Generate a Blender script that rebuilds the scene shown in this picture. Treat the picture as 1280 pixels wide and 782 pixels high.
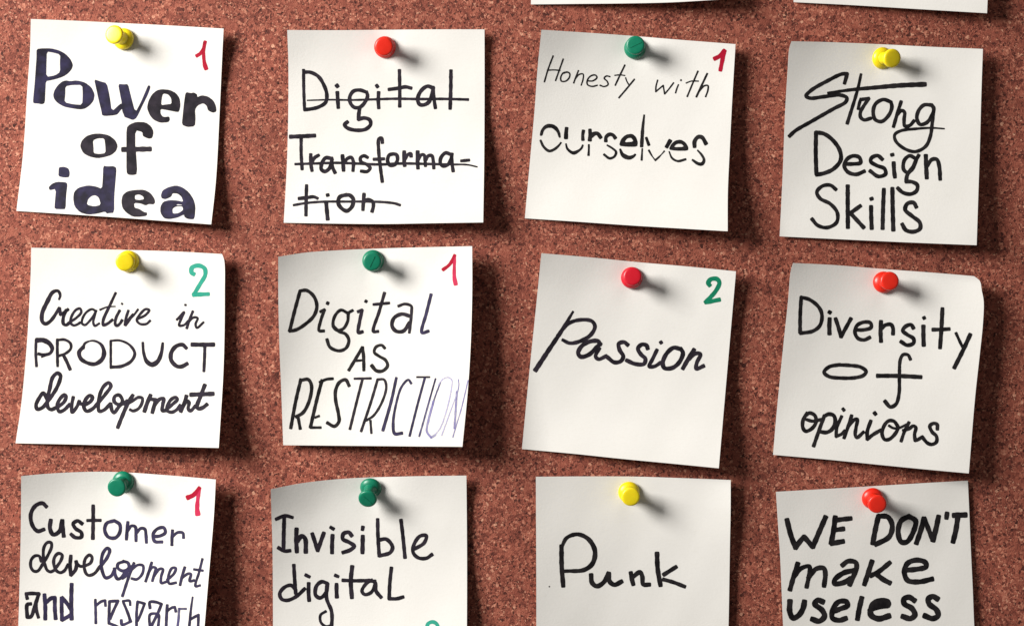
import bpy, bmesh, math, random
from mathutils import Vector, Matrix
from mathutils.geometry import tessellate_polygon

random.seed(7)
scene = bpy.context.scene
for o in list(bpy.data.objects):
    bpy.data.objects.remove(o, do_unlink=True)

# ---------------------------------------------------------------- camera
# The board hangs in the XZ plane (front face at y = 0); the viewer stands at -y.
CAM_D = 0.60                       # metres from lens to board
MM = 0.001
SPAN = 0.40                        # metres of board across the picture
PX = SPAN / 1280.0                 # metres per pixel of the photograph, on the board
cam_data = bpy.data.cameras.new("camera")
cam = bpy.data.objects.new("camera", cam_data)
scene.collection.objects.link(cam)
cam.location = (0, -CAM_D, 0)
cam.rotation_euler = (math.radians(90), 0, 0)
cam_data.sensor_width = 36.0
cam_data.lens = 36.0 * CAM_D / SPAN
cam_data.clip_start = 0.01
cam_data.clip_end = 50.0
scene.camera = cam

# ---------------------------------------------------------------- world and lamp
world = bpy.data.worlds.new("World")
scene.world = world
world.use_nodes = True
bg = world.node_tree.nodes["Background"]
bg.inputs[0].default_value = (1.0, 0.97, 0.94, 1)
bg.inputs[1].default_value = 0.14

lamp_data = bpy.data.lights.new("window_light", 'AREA')
lamp_data.shape = 'RECTANGLE'
lamp_data.size = 0.46
lamp_data.size_y = 0.50
lamp_data.energy = 31.0
lamp_data.color = (1.0, 0.972, 0.93)
lamp = bpy.data.objects.new("window_light", lamp_data)
scene.collection.objects.link(lamp)
LD = Vector((-0.79, -0.48, 0.37)).normalized()
lamp.location = LD * 1.18
lamp.rotation_euler = (-LD).to_track_quat('-Z', 'Y').to_euler()

vs = scene.view_settings
vs.view_transform = 'Standard'
vs.look = 'None'
vs.exposure = 0.0
vs.gamma = 1.0
vs.use_curve_mapping = False

# ---------------------------------------------------------------- helpers
CX, CY = 640.0, 391.0


def P(px, py, h):
    """Point at height h (metres in front of the board) seen at photograph pixel px, py."""
    k = 1.0 - h / CAM_D
    return Vector(((px - CX) * PX * k, -h, (CY - py) * PX * k))


def link(name, me, mats, parent=None):
    o = bpy.data.objects.new(name, me)
    scene.collection.objects.link(o)
    for m in (mats if isinstance(mats, (list, tuple)) else [mats]):
        me.materials.append(m)
    if parent is not None:
        o.parent = parent
    return o


def empty(name, loc, label, cat, group):
    o = bpy.data.objects.new(name, None)
    o.empty_display_size = 0.01
    scene.collection.objects.link(o)
    o.location = loc
    o["label"] = label
    o["category"] = cat
    if group:
        o["group"] = group
    return o


def catmull(pts, step):
    """Smooth curve through pts, sampled about every step."""
    n = len(pts)
    if n < 2:
        return list(pts)
    out = []
    for i in range(n - 1):
        p1, p2 = pts[i], pts[i + 1]
        p0 = pts[i - 1] if i > 0 else (2 * p1[0] - p2[0], 2 * p1[1] - p2[1])
        p3 = pts[i + 2] if i + 2 < n else (2 * p2[0] - p1[0], 2 * p2[1] - p1[1])

        def d(a, b):
            return max(1e-6, math.hypot(a[0] - b[0], a[1] - b[1]) ** 0.5)
        t0 = 0.0
        t1 = t0 + d(p0, p1)
        t2 = t1 + d(p1, p2)
        t3 = t2 + d(p2, p3)
        k = max(1, int(math.ceil(math.hypot(p2[0] - p1[0], p2[1] - p1[1]) / step)))
        for j in range(k):
            t = t1 + (t2 - t1) * j / k
            q = []
            for c in (0, 1):
                a1 = (t1 - t) / (t1 - t0) * p0[c] + (t - t0) / (t1 - t0) * p1[c]
                a2 = (t2 - t) / (t2 - t1) * p1[c] + (t - t1) / (t2 - t1) * p2[c]
                a3 = (t3 - t) / (t3 - t2) * p2[c] + (t - t2) / (t3 - t2) * p3[c]
                b1 = (t2 - t) / (t2 - t0) * a1 + (t - t0) / (t2 - t0) * a2
                b2 = (t3 - t) / (t3 - t1) * a2 + (t - t1) / (t3 - t1) * a3
                q.append((t2 - t) / (t2 - t1) * b1 + (t - t1) / (t2 - t1) * b2)
            out.append((q[0], q[1]))
    out.append(tuple(pts[-1]))
    return out


def parse(s):
    return [tuple(float(c) for c in t.split(",")) for t in s.split()]


def smooth01(t):
    t = min(1.0, max(0.0, t))
    return t * t * (3 - 2 * t)


def table(tab, t):
    """Piecewise smooth look-up in [(t, value), ...]."""
    if t <= tab[0][0]:
        return tab[0][1]
    for (a, va), (b, vb) in zip(tab, tab[1:]):
        if t <= b:
            return va + (vb - va) * (t - a) / (b - a)
    return tab[-1][1]


def smooth_table(tab, t, r=0.09):
    return sum(table(tab, min(1.0, max(0.0, t + k * r / 3.0))) for k in range(-3, 4)) / 7.0


# ---------------------------------------------------------------- materials
def new_mat(name):
    m = bpy.data.materials.new(name)
    m.use_nodes = True
    nt = m.node_tree
    bsdf = nt.nodes["Principled BSDF"]
    return m, nt, bsdf


def node(nt, kind, **kw):
    n = nt.nodes.new(kind)
    for k, v in kw.items():
        setattr(n, k, v)
    return n


def mathn(nt, op, a, b=None, clamp=False):
    n = node(nt, "ShaderNodeMath", operation=op, use_clamp=clamp)
    for i, v in enumerate((a, b)):
        if v is None:
            continue
        if hasattr(v, "is_linked"):
            nt.links.new(v, n.inputs[i])
        else:
            n.inputs[i].default_value = v
    return n.outputs[0]


def mixc(nt, fac, a, b, blend='MIX'):
    n = node(nt, "ShaderNodeMix", data_type='RGBA', blend_type=blend)
    for sock, v in ((n.inputs[0], fac), (n.inputs[6], a), (n.inputs[7], b)):
        if hasattr(v, "is_linked"):
            nt.links.new(v, sock)
        else:
            sock.default_value = v if not isinstance(v, tuple) else (v + (1,) if len(v) == 3 else v)
    return n.outputs[2]


def cork_material():
    m, nt, b = new_mat("pressed_cork")
    L = nt.links.new
    tc = node(nt, "ShaderNodeTexCoord")
    # ragged granule outlines
    wob = node(nt, "ShaderNodeTexNoise")
    wob.inputs["Scale"].default_value = 900
    wob.inputs["Detail"].default_value = 2
    L(tc.outputs["Object"], wob.inputs["Vector"])
    sub = node(nt, "ShaderNodeVectorMath", operation='SUBTRACT')
    L(wob.outputs["Color"], sub.inputs[0])
    sub.inputs[1].default_value = (0.5, 0.5, 0.5)
    scl = node(nt, "ShaderNodeVectorMath", operation='SCALE')
    L(sub.outputs[0], scl.inputs[0])
    scl.inputs["Scale"].default_value = 0.0009
    add = node(nt, "ShaderNodeVectorMath", operation='ADD')
    L(tc.outputs["Object"], add.inputs[0])
    L(scl.outputs[0], add.inputs[1])

    def vor(scale, feature='F1'):
        v = node(nt, "ShaderNodeTexVoronoi", feature=feature)
        v.inputs["Scale"].default_value = scale
        L(add.outputs[0], v.inputs["Vector"])
        return v
    big, small = vor(1050), vor(1900)
    edge = vor(1050, 'DISTANCE_TO_EDGE')
    sepb = node(nt, "ShaderNodeSeparateColor")
    L(big.outputs["Color"], sepb.inputs[0])
    seps = node(nt, "ShaderNodeSeparateColor")
    L(small.outputs["Color"], seps.inputs[0])
    # which of the two granule sizes shows
    pick = mathn(nt, 'GREATER_THAN', sepb.outputs[2], 0.45)
    val = node(nt, "ShaderNodeMix", data_type='FLOAT')
    L(pick, val.inputs[0])
    L(sepb.outputs[0], val.inputs[2])
    L(seps.outputs[0], val.inputs[3])
    ramp = node(nt, "ShaderNodeValToRGB")
    cr = ramp.color_ramp
    cols = [(0.0, (0.055, 0.015, 0.011)), (0.10, (0.115, 0.029, 0.020)), (0.30, (0.225, 0.060, 0.039)),
            (0.60, (0.305, 0.086, 0.055)), (0.84, (0.375, 0.122, 0.078)), (0.96, (0.53, 0.215, 0.140)),
            (1.0, (0.58, 0.29, 0.19))]
    cr.elements[0].position, cr.elements[0].color = cols[0][0], cols[0][1] + (1,)
    cr.elements[1].position, cr.elements[1].color = cols[-1][0], cols[-1][1] + (1,)
    for p, c in cols[1:-1]:
        e = cr.elements.new(p)
        e.color = c + (1,)
    L(val.outputs[0], ramp.inputs[0])
    # a few larger flakes among the crumb
    flake = vor(430)
    sepf = node(nt, "ShaderNodeSeparateColor")
    L(flake.outputs["Color"], sepf.inputs[0])
    isf = mathn(nt, 'MULTIPLY', mathn(nt, 'GREATER_THAN', sepf.outputs[2], 0.80), 0.6)
    vmix = node(nt, "ShaderNodeMix", data_type='FLOAT')
    L(isf, vmix.inputs[0])
    L(val.outputs[0], vmix.inputs[2])
    L(sepf.outputs[0], vmix.inputs[3])
    L(vmix.outputs[0], ramp.inputs[0])
    # broad uneven dyeing of the sheet
    blot = node(nt, "ShaderNodeTexNoise")
    blot.inputs["Scale"].default_value = 45
    blot.inputs["Detail"].default_value = 4
    L(tc.outputs["Object"], blot.inputs["Vector"])
    br = node(nt, "ShaderNodeMapRange")
    L(blot.outputs[0], br.inputs[0])
    br.inputs[1].default_value, br.inputs[2].default_value = 0.3, 0.7
    br.inputs[3].default_value, br.inputs[4].default_value = 0.86, 1.12
    c1 = mixc(nt, 1.0, ramp.outputs[0], br.outputs[0], 'MULTIPLY')
    # dark resin pits between granules
    pit = node(nt, "ShaderNodeTexNoise")
    pit.inputs["Scale"].default_value = 800
    pit.inputs["Detail"].default_value = 3
    L(tc.outputs["Object"], pit.inputs["Vector"])
    pr = node(nt, "ShaderNodeMapRange")
    L(pit.outputs[0], pr.inputs[0])
    pr.inputs[1].default_value, pr.inputs[2].default_value = 0.60, 0.68
    er = node(nt, "ShaderNodeMapRange")
    L(edge.outputs["Distance"], er.inputs[0])
    er.inputs[1].default_value, er.inputs[2].default_value = 0.05, 0.20
    er.inputs[3].default_value, er.inputs[4].default_value = 1.0, 0.0
    pits = mathn(nt, 'MULTIPLY', pr.outputs[0], mathn(nt, 'ADD', mathn(nt, 'MULTIPLY', er.outputs[0], 0.6), 0.4))
    c2 = mixc(nt, mathn(nt, 'MULTIPLY', pits, 0.9), c1, (0.05, 0.017, 0.013))
    L(c2, b.inputs["Base Color"])
    b.inputs["Roughness"].default_value = 0.75
    b.inputs["Specular IOR Level"].default_value = 0.22
    # relief: every granule at its own level, fine crumb on top
    fine = node(nt, "ShaderNodeTexNoise")
    fine.inputs["Scale"].default_value = 1900
    fine.inputs["Detail"].default_value = 3
    L(tc.outputs["Object"], fine.inputs["Vector"])
    h1 = mathn(nt, 'ADD', mathn(nt, 'MULTIPLY', val.outputs[0], 0.35), mathn(nt, 'MULTIPLY', fine.outputs[0], 0.9))
    h2 = mathn(nt, 'SUBTRACT', h1, mathn(nt, 'MULTIPLY', pits, 0.8))
    bump = node(nt, "ShaderNodeBump")
    bump.inputs["Strength"].default_value = 0.9
    bump.inputs["Distance"].default_value = 0.00030
    L(h2, bump.inputs["Height"])
    L(bump.outputs[0], b.inputs["Normal"])
    return m


def paper_material():
    m, nt, b = new_mat("note_paper")
    L = nt.links.new
    tc = node(nt, "ShaderNodeTexCoord")
    n1 = node(nt, "ShaderNodeTexNoise")
    n1.inputs["Scale"].default_value = 60
    n1.inputs["Detail"].default_value = 5
    L(tc.outputs["Object"], n1.inputs["Vector"])
    c = mixc(nt, n1.outputs[0], (0.79, 0.773, 0.735), (0.84, 0.823, 0.79))
    n2 = node(nt, "ShaderNodeTexNoise")
    n2.inputs["Scale"].default_value = 1400
    n2.inputs["Detail"].default_value = 3
    L(tc.outputs["Object"], n2.inputs["Vector"])
    c = mixc(nt, mathn(nt, 'MULTIPLY', n2.outputs[0], 0.12), c, (0.62, 0.60, 0.56))
    fmap = node(nt, "ShaderNodeMapping")
    fmap.inputs["Scale"].default_value = (420, 420, 1900)
    fmap.inputs["Rotation"].default_value = (0, math.radians(24), 0)
    L(tc.outputs["Object"], fmap.inputs["Vector"])
    fib = node(nt, "ShaderNodeTexNoise")
    fib.inputs["Scale"].default_value = 1.0
    fib.inputs["Detail"].default_value = 3
    fib.inputs["Distortion"].default_value = 1.2
    L(fmap.outputs[0], fib.inputs["Vector"])
    fr = node(nt, "ShaderNodeMapRange")
    L(fib.outputs[0], fr.inputs[0])
    fr.inputs[1].default_value, fr.inputs[2].default_value = 0.52, 0.75
    c = mixc(nt, mathn(nt, 'MULTIPLY', fr.outputs[0], 0.10), c, (0.60, 0.56, 0.49))
    L(c, b.inputs["Base Color"])
    b.inputs["Roughness"].default_value = 0.85
    b.inputs["Specular IOR Level"].default_value = 0.12
    hsum = mathn(nt, 'ADD', mathn(nt, 'ADD', n2.outputs[0], mathn(nt, 'MULTIPLY', fib.outputs[0], 0.8)), mathn(nt, 'MULTIPLY', n1.outputs[0], 3.0))
    bump = node(nt, "ShaderNodeBump")
    bump.inputs["Strength"].default_value = 0.22
    bump.inputs["Distance"].default_value = 0.00012
    L(hsum, bump.inputs["Height"])
    L(bump.outputs[0], b.inputs["Normal"])
    # a little light passes through the sheet
    tr = node(nt, "ShaderNodeBsdfTranslucent")
    tr.inputs[0].default_value = (0.80, 0.74, 0.62, 1)
    mx = node(nt, "ShaderNodeMixShader")
    mx.inputs[0].default_value = 0.07
    L(b.outputs[0], mx.inputs[1])
    L(tr.outputs[0], mx.inputs[2])
    L(mx.outputs[0], nt.nodes["Material Output"].inputs["Surface"])
    return m


def ink_material(name, col, dark, streak=0.0, mottled=0.5):
    """Felt-tip ink: two tones where strokes overlap, optional dry streaks that let paper through."""
    m, nt, b = new_mat(name)
    L = nt.links.new
    tc = node(nt, "ShaderNodeTexCoord")
    n = node(nt, "ShaderNodeTexNoise")
    n.inputs["Scale"].default_value = 260
    n.inputs["Detail"].default_value = 4
    L(tc.outputs["Object"], n.inputs["Vector"])
    r = node(nt, "ShaderNodeMapRange")
    L(n.outputs[0], r.inputs[0])
    r.inputs[1].default_value, r.inputs[2].default_value = 0.38, 0.62
    c = mixc(nt, mathn(nt, 'MULTIPLY', r.outputs[0], mottled), dark, col)
    L(c, b.inputs["Base Color"])
    b.inputs["Roughness"].default_value = 0.6
    b.inputs["Specular IOR Level"].default_value = 0.14
    if streak > 0:
        mp = node(nt, "ShaderNodeMapping")
        mp.inputs["Scale"].default_value = (2600, 2600, 300)
        mp.inputs["Rotation"].default_value = (0, math.radians(14), 0)
        L(tc.outputs["Object"], mp.inputs["Vector"])
        n3 = node(nt, "ShaderNodeTexNoise")
        n3.inputs["Scale"].default_value = 1.0
        n3.inputs["Detail"].default_value = 2
        L(mp.outputs[0], n3.inputs["Vector"])
        rr = node(nt, "ShaderNodeMapRange")
        L(n3.outputs[0], rr.inputs[0])
        rr.inputs[1].default_value, rr.inputs[2].default_value = 0.40, 0.60
        rr.inputs[3].default_value, rr.inputs[4].default_value = 1.0 - streak, 1.0
        L(rr.outputs[0], b.inputs["Alpha"])
    return m


def plastic_material(name, col, sss=0.0):
    m, nt, b = new_mat(name)
    L = nt.links.new
    tc = node(nt, "ShaderNodeTexCoord")
    n = node(nt, "ShaderNodeTexNoise")
    n.inputs["Scale"].default_value = 420
    n.inputs["Detail"].default_value = 4
    L(tc.outputs["Object"], n.inputs["Vector"])
    lo = tuple(v * 0.86 for v in col)
    hi = tuple(min(1, v * 1.06) for v in col)
    L(mixc(nt, n.outputs[0], lo, hi), b.inputs["Base Color"])
    r = node(nt, "ShaderNodeMapRange")
    L(n.outputs[0], r.inputs[0])
    r.inputs[3].default_value, r.inputs[4].default_value = 0.26, 0.48
    L(r.outputs[0], b.inputs["Roughness"])
    b.inputs["Subsurface Weight"].default_value = sss
    b.inputs["Subsurface Radius"].default_value = (1, 0.6, 0.4)
    b.inputs["Subsurface Scale"].default_value = 0.0012
    bump = node(nt, "ShaderNodeBump")
    bump.inputs["Strength"].default_value = 0.08
    bump.inputs["Distance"].default_value = 0.0002
    L(n.outputs[0], bump.inputs["Height"])
    L(bump.outputs[0], b.inputs["Normal"])
    return m


CORK = cork_material()
PAPER = paper_material()
INKS = {
    "black": ink_material("black_ink", (0.022, 0.019, 0.020), (0.006, 0.005, 0.006), 0.0, 0.8),
    "charcoal": ink_material("charcoal_ink", (0.028, 0.021, 0.031), (0.009, 0.007, 0.011), 0.0, 0.8),
    "navy": ink_material("navy_ink", (0.028, 0.023, 0.064), (0.012, 0.010, 0.020), 0.0, 0.9),
    "plum": ink_material("plum_ink", (0.022, 0.015, 0.029), (0.010, 0.007, 0.013), 0.07, 0.8),
    "violet": ink_material("violet_ink", (0.040, 0.032, 0.085), (0.018, 0.014, 0.038), 0.08, 0.8),
    "fading": ink_material("fading_violet_ink", (0.085, 0.075, 0.20), (0.045, 0.038, 0.10), 0.35, 0.8),
    "faint": ink_material("faint_violet_ink", (0.27, 0.25, 0.46), (0.19, 0.17, 0.38), 0.55, 0.8),
    "pale": ink_material("pale_violet_ink", (0.48, 0.46, 0.62), (0.36, 0.34, 0.56), 0.6, 0.8),
    "red": ink_material("crimson_ink", (0.43, 0.006, 0.036), (0.34, 0.003, 0.020)),
    "rose": ink_material("rose_ink", (0.58, 0.03, 0.095), (0.48, 0.014, 0.06), 0.15),
    "teal": ink_material("teal_ink", (0.035, 0.40, 0.29), (0.022, 0.30, 0.21), 0.15),
    "green": ink_material("green_ink", (0.006, 0.24, 0.125), (0.004, 0.16, 0.085)),
    "grey": ink_material("grey_speck", (0.12, 0.11, 0.10), (0.08, 0.07, 0.07)),
}
PLASTIC = {
    "yellow": plastic_material("yellow_plastic", (0.86, 0.68, 0.008), 0.25),
    "red": plastic_material("red_plastic", (0.78, 0.022, 0.008), 0.15),
    "crimson": plastic_material("crimson_plastic", (0.58, 0.006, 0.020), 0.1),
    "green": plastic_material("green_plastic", (0.002, 0.185, 0.100), 0.1),
}
STEEL, _nt, _b = new_mat("steel")
_b.inputs["Metallic"].default_value = 1.0
_b.inputs["Base Color"].default_value = (0.6, 0.6, 0.62, 1)
_b.inputs["Roughness"].default_value = 0.3

# ---------------------------------------------------------------- the cork board
me = bpy.data.meshes.new("cork_board")
bm = bmesh.new()
bmesh.ops.create_cube(bm, size=1.0)
bmesh.ops.scale(bm, vec=(0.90, 0.012, 0.62), verts=bm.verts)
bmesh.ops.translate(bm, vec=(0, 0.006, 0), verts=bm.verts)
bm.to_mesh(me)
bm.free()
board = link("cork_board", me, CORK)
board["kind"] = "structure"
board["label"] = "reddish brown pressed cork pinboard behind all the paper notes"
board["category"] = "pinboard"


# ---------------------------------------------------------------- a paper note
class Note:
    """A square of paper: four edges traced as real outlines, and a height off the board."""

    def __init__(self, top, right, bottom, left, wr, lift_l, lift_t=0.8, pw=(3.2, 1.15), base=0.55, pin=None):
        self.e = []
        for s in (top, right, bottom, left):
            c = catmull(parse(s), 2.0)
            ln = [0.0]
            for a, b in zip(c, c[1:]):
                ln.append(ln[-1] + math.hypot(b[0] - a[0], b[1] - a[1]))
            self.e.append((c, ln))
        self.wr = [(v, w * 0.19) for v, w in wr]
        self.ll, self.lt, self.pw, self.base = lift_l, lift_t, pw, base
        self.ph = [random.uniform(0, 6.28) for _ in range(6)]
        self.pin = None
        if pin:
            self.pin = self.uv_of(*pin)

    def edge(self, k, t):
        c, ln = self.e[k]
        d = min(1.0, max(0.0, t)) * ln[-1]
        lo, hi = 0, len(ln) - 1
        while hi - lo > 1:
            mid = (lo + hi) // 2
            if ln[mid] <= d:
                lo = mid
            else:
                hi = mid
        f = (d - ln[lo]) / max(1e-9, ln[hi] - ln[lo])
        return (c[lo][0] + (c[hi][0] - c[lo][0]) * f, c[lo][1] + (c[hi][1] - c[lo][1]) * f)

    def pix(self, u, v):
        T, R, B, Lf = self.edge(0, u), self.edge(1, v), self.edge(2, u), self.edge(3, v)
        c00, c10 = self.edge(0, 0), self.edge(0, 1)
        c01, c11 = self.edge(2, 0), self.edge(2, 1)
        out = []
        for i in (0, 1):
            a = (1 - v) * T[i] + v * B[i] + (1 - u) * Lf[i] + u * R[i]
            s = ((1 - u) * (1 - v) * c00[i] + u * (1 - v) * c10[i] + (1 - u) * v * c01[i] + u * v * c11[i])
            out.append(a - s)
        return tuple(out)

    def height(self, u, v):
        """Metres off the board."""
        u = min(1.0, max(0.0, u))
        v = min(1.0, max(0.0, v))
        p = self.pw[0] + (self.pw[1] - self.pw[0]) * smooth01(v)
        h = self.base + smooth_table(self.wr, v) * u ** p
        h += smooth_table(self.ll, v) * max(0.0, 1 - u / 0.55) ** 2 * 1.3
        h += self.lt * max(0.0, 1 - v / 0.20) ** 2 * (1 - 0.75 * math.exp(-((u - 0.5) / 0.16) ** 2))
        a = self.ph
        h += 0.05 * math.sin(9 * u + 4 * v + a[0]) + 0.04 * math.sin(17 * v - 7 * u + a[1]) + 0.03 * math.sin(23 * u + 11 * v + a[2])
        if self.pin:
            du, dv = u - self.pin[0], v - self.pin[1]
            q = math.hypot(du, dv)
            h -= 0.42 * math.exp(-(q / 0.07) ** 2)
            h += 0.10 * math.cos(5 * math.atan2(dv, du) + a[3]) * (q / 0.09) ** 2 * math.exp(-(q / 0.09) ** 2)
        return max(h, 0.06) * MM

    def uv_of(self, px, py):
        u, v = 0.5, 0.5
        for _ in range(14):
            x, y = self.pix(u, v)
            ex, ey = px - x, py - y
            if abs(ex) + abs(ey) < 0.01:
                break
            d = 1e-3
            xu, yu = self.pix(u + d if u < .5 else u - d, v)
            su = d if u < .5 else -d
            xv, yv = self.pix(u, v + d if v < .5 else v - d)
            sv = d if v < .5 else -d
            a, b_, c, d_ = (xu - x) / su, (xv - x) / sv, (yu - y) / su, (yv - y) / sv
            det = a * d_ - b_ * c
            if abs(det) < 1e-6:
                break
            u = min(1, max(0, u + (ex * d_ - ey * b_) / det))
            v = min(1, max(0, v + (a * ey - c * ex) / det))
        return u, v

    def on(self, px, py, lift):
        u, v = self.uv_of(px, py)
        return P(px, py, self.height(u, v) + lift)

    def sheet_mesh(self, org, n=56):
        me = bpy.data.meshes.new("sheet")
        bm = bmesh.new()
        th = 0.00016
        grid = []
        for j in range(n + 1):
            row = []
            for i in range(n + 1):
                u, v = i / n, j / n
                x, y = self.pix(u, v)
                h = self.height(u, v)
                f = bm.verts.new(P(x, y, h) - org)
                b = bm.verts.new(P(x, y, h) - org + Vector((0, th, 0)))
                row.append((f, b))
            grid.append(row)
        for j in range(n):
            for i in range(n):
                a, b, c, d = grid[j][i], grid[j][i + 1], grid[j + 1][i + 1], grid[j + 1][i]
                bm.faces.new((a[0], d[0], c[0], b[0])).smooth = True
                bm.faces.new((a[1], b[1], c[1], d[1])).smooth = True
        rim = ([grid[0][i] for i in range(n + 1)] + [grid[j][n] for j in range(1, n + 1)]
               + [grid[n][i] for i in range(n - 1, -1, -1)] + [grid[j][0] for j in range(n - 1, 0, -1)])
        for k in range(len(rim)):
            a, b = rim[k], rim[(k + 1) % len(rim)]
            bm.faces.new((a[0], b[0], b[1], a[1]))
        # keep the sheet's rim crisp
        for e in bm.edges:
            if len(e.link_faces) == 2 and e.link_faces[0].smooth != e.link_faces[1].smooth:
                e.smooth = False
        bm.to_mesh(me)
        bm.free()
        return me


def word_mesh(note, strokes, org, name="lettering"):
    """Felt-tip strokes laid on a note. Returns a mesh and its ink list."""
    bm = bmesh.new()
    inks = []
    ox, oy, sc = 0.0, 0.0, 1.0
    ink = 0
    state = {"lift": 0.00004}

    def put(x, y):
        state["lift"] += 2.0e-9
        return bm.verts.new(note.on(ox + x / sc, oy + y / sc, state["lift"]) - org)

    def ribbon(pts, widths):
        step = 1.1 * sc
        c = catmull(pts, step)
        if len(c) == 1:
            c = [c[0], (c[0][0] + 0.01, c[0][1])]
        ln = [0.0]
        for a, b in zip(c, c[1:]):
            ln.append(ln[-1] + math.hypot(b[0] - a[0], b[1] - a[1]))
        tot = max(ln[-1], 1e-6)
        ph = random.random() * 6.28
        L, R = [], []
        for i, (x, y) in enumerate(c):
            a = c[max(0, i - 1)]
            b = c[min(len(c) - 1, i + 1)]
            dx, dy = b[0] - a[0], b[1] - a[1]
            q = math.hypot(dx, dy) or 1.0
            nx, ny = -dy / q, dx / q
            f = ln[i] / tot * (len(widths) - 1)
            k = min(int(f), len(widths) - 2) if len(widths) > 1 else 0
            w = widths[0] if len(widths) == 1 else widths[k] + (widths[k + 1] - widths[k]) * (f - k)
            w *= 1.12
            w *= 1 + 0.05 * math.sin(ph + ln[i] / sc * 0.55) + random.uniform(-0.03, 0.03)
            L.append((x + nx * w / 2, y + ny * w / 2))
            R.append((x - nx * w / 2, y - ny * w / 2))
        def cap(c0, p_from, p_to, sign):
            a0 = math.atan2(p_from[1] - c0[1], p_from[0] - c0[0])
            r = math.hypot(p_from[0] - c0[0], p_from[1] - c0[1])
            ux, uy = math.cos(a0), math.sin(a0)
            vx, vy = -uy * sign, ux * sign
            out = []
            for k in range(1, 6):
                ca, sa = math.cos(math.pi * k / 6), math.sin(math.pi * k / 6)
                ca = math.copysign(abs(ca) ** 0.6, ca) if abs(ca) > 1e-9 else 0.0
                sa = 0.72 * abs(sa) ** 0.6
                out.append((c0[0] + r * (ux * ca + vx * sa), c0[1] + r * (uy * ca + vy * sa)))
            return out
        VL = [put(*p) for p in L]
        VR = [put(*p) for p in R]
        for i in range(len(c) - 1):
            f = bm.faces.new((VL[i], VL[i + 1], VR[i + 1], VR[i]))
            f.material_index = ink
        # rounded ends
        for (ctr, va, pa, vb, sign) in ((c[0], VL[0], L[0], VR[0], 1), (c[-1], VR[-1], R[-1], VL[-1], 1)):
            mids = [put(*p) for p in cap(ctr, pa, None, sign)]
            f = bm.faces.new([va] + mids + [vb])
            f.material_index = ink

    def chaikin(p):
        out = []
        n = len(p)
        for i in range(n):
            a, b = p[i], p[(i + 1) % n]
            out.append((a[0] * .8 + b[0] * .2, a[1] * .8 + b[1] * .2))
            out.append((a[0] * .2 + b[0] * .8, a[1] * .2 + b[1] * .8))
        return out

    for s in strokes:
        if s[0] == "@":
            t = s[1:].split()
            ox, oy, sc = float(t[0]), float(t[1]), float(t[2])
        elif s[0] == "!":
            k = s[1:].strip()
            if k not in inks:
                inks.append(k)
            ink = inks.index(k)
        elif s[0] == "F":
            loops = [chaikin(parse(q)) for q in s[2:].split("/")]
            flat = [p for lp in loops for p in lp]
            tris = tessellate_polygon([[Vector((p[0], p[1], 0)) for p in lp] for lp in loops])
            # cut long triangles so that the ink follows the bend of the paper
            vv = [put(*p) for p in flat]
            for t in tris:
                try:
                    f = bm.faces.new([vv[k] for k in t])
                    f.material_index = ink
                except ValueError:
                    pass
        else:
            w, pts = s.split(":")
            ws = [float(x) for x in w.split(",")]
            segs = pts.split("|")
            prev = None
            for g in segs:
                p = parse(g)
                if prev is not None:
                    p = [prev] + p
                ribbon(p, ws)
                prev = p[-1]
    for f in bm.faces:
        if f.normal.y > 0:
            f.normal_flip()
    bm.normal_update()
    for f in bm.faces:
        if f.normal.y > 0:
            f.normal_flip()
    me = bpy.data.meshes.new(name)
    bm.to_mesh(me)
    bm.free()
    return me, inks


NOTES_GROUP = "handwritten notes pinned to the cork board"
PINS_GROUP = "push pins holding the notes"


def build_note(label, shape, parts, group=NOTES_GROUP):
    n = Note(**shape)
    cx, cy = n.pix(0.5, 0.5)
    org = P(cx, cy, 0.0)
    root = empty("paper_note", org, label, "note", group)
    link("sheet", n.sheet_mesh(org), PAPER, root)
    for kind, text, strokes in parts:
        me, inks = word_mesh(n, strokes, org, kind)
        o = link(kind, me, [INKS[k] for k in inks], root)
        if text:
            o["label"] = text
    return n


# ---------------------------------------------------------------- push pins
def lathe(bm, prof, seg, M):
    rings = []
    for r, z in prof:
        if r < 1e-7:
            rings.append([bm.verts.new(M @ Vector((0, 0, z)))])
        else:
            rings.append([bm.verts.new(M @ Vector((r * math.cos(2 * math.pi * k / seg), r * math.sin(2 * math.pi * k / seg), z)))
                          for k in range(seg)])
    for a, b in zip(rings, rings[1:]):
        for k in range(seg):
            q = (k + 1) % seg
            if len(a) == 1 and len(b) == 1:
                continue
            if len(a) == 1:
                f = bm.faces.new((a[0], b[q], b[k]))
            elif len(b) == 1:
                f = bm.faces.new((a[k], a[q], b[0]))
            else:
                f = bm.faces.new((a[k], a[q], b[q], b[k]))
            f.smooth = True


def smooth_profile(pts, step=0.25):
    return [(max(0.0, r) * 1.1 * MM, z * 0.89 * MM) for r, z in catmull(pts, step)]


def part_mesh(name, prof, mat, parent, M, seg=40):
    bm = bmesh.new()
    lathe(bm, prof, seg, M)
    bmesh.ops.recalc_face_normals(bm, faces=bm.faces)
    me = bpy.data.meshes.new(name)
    bm.to_mesh(me)
    bm.free()
    return link(name, me, mat, parent)


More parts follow.
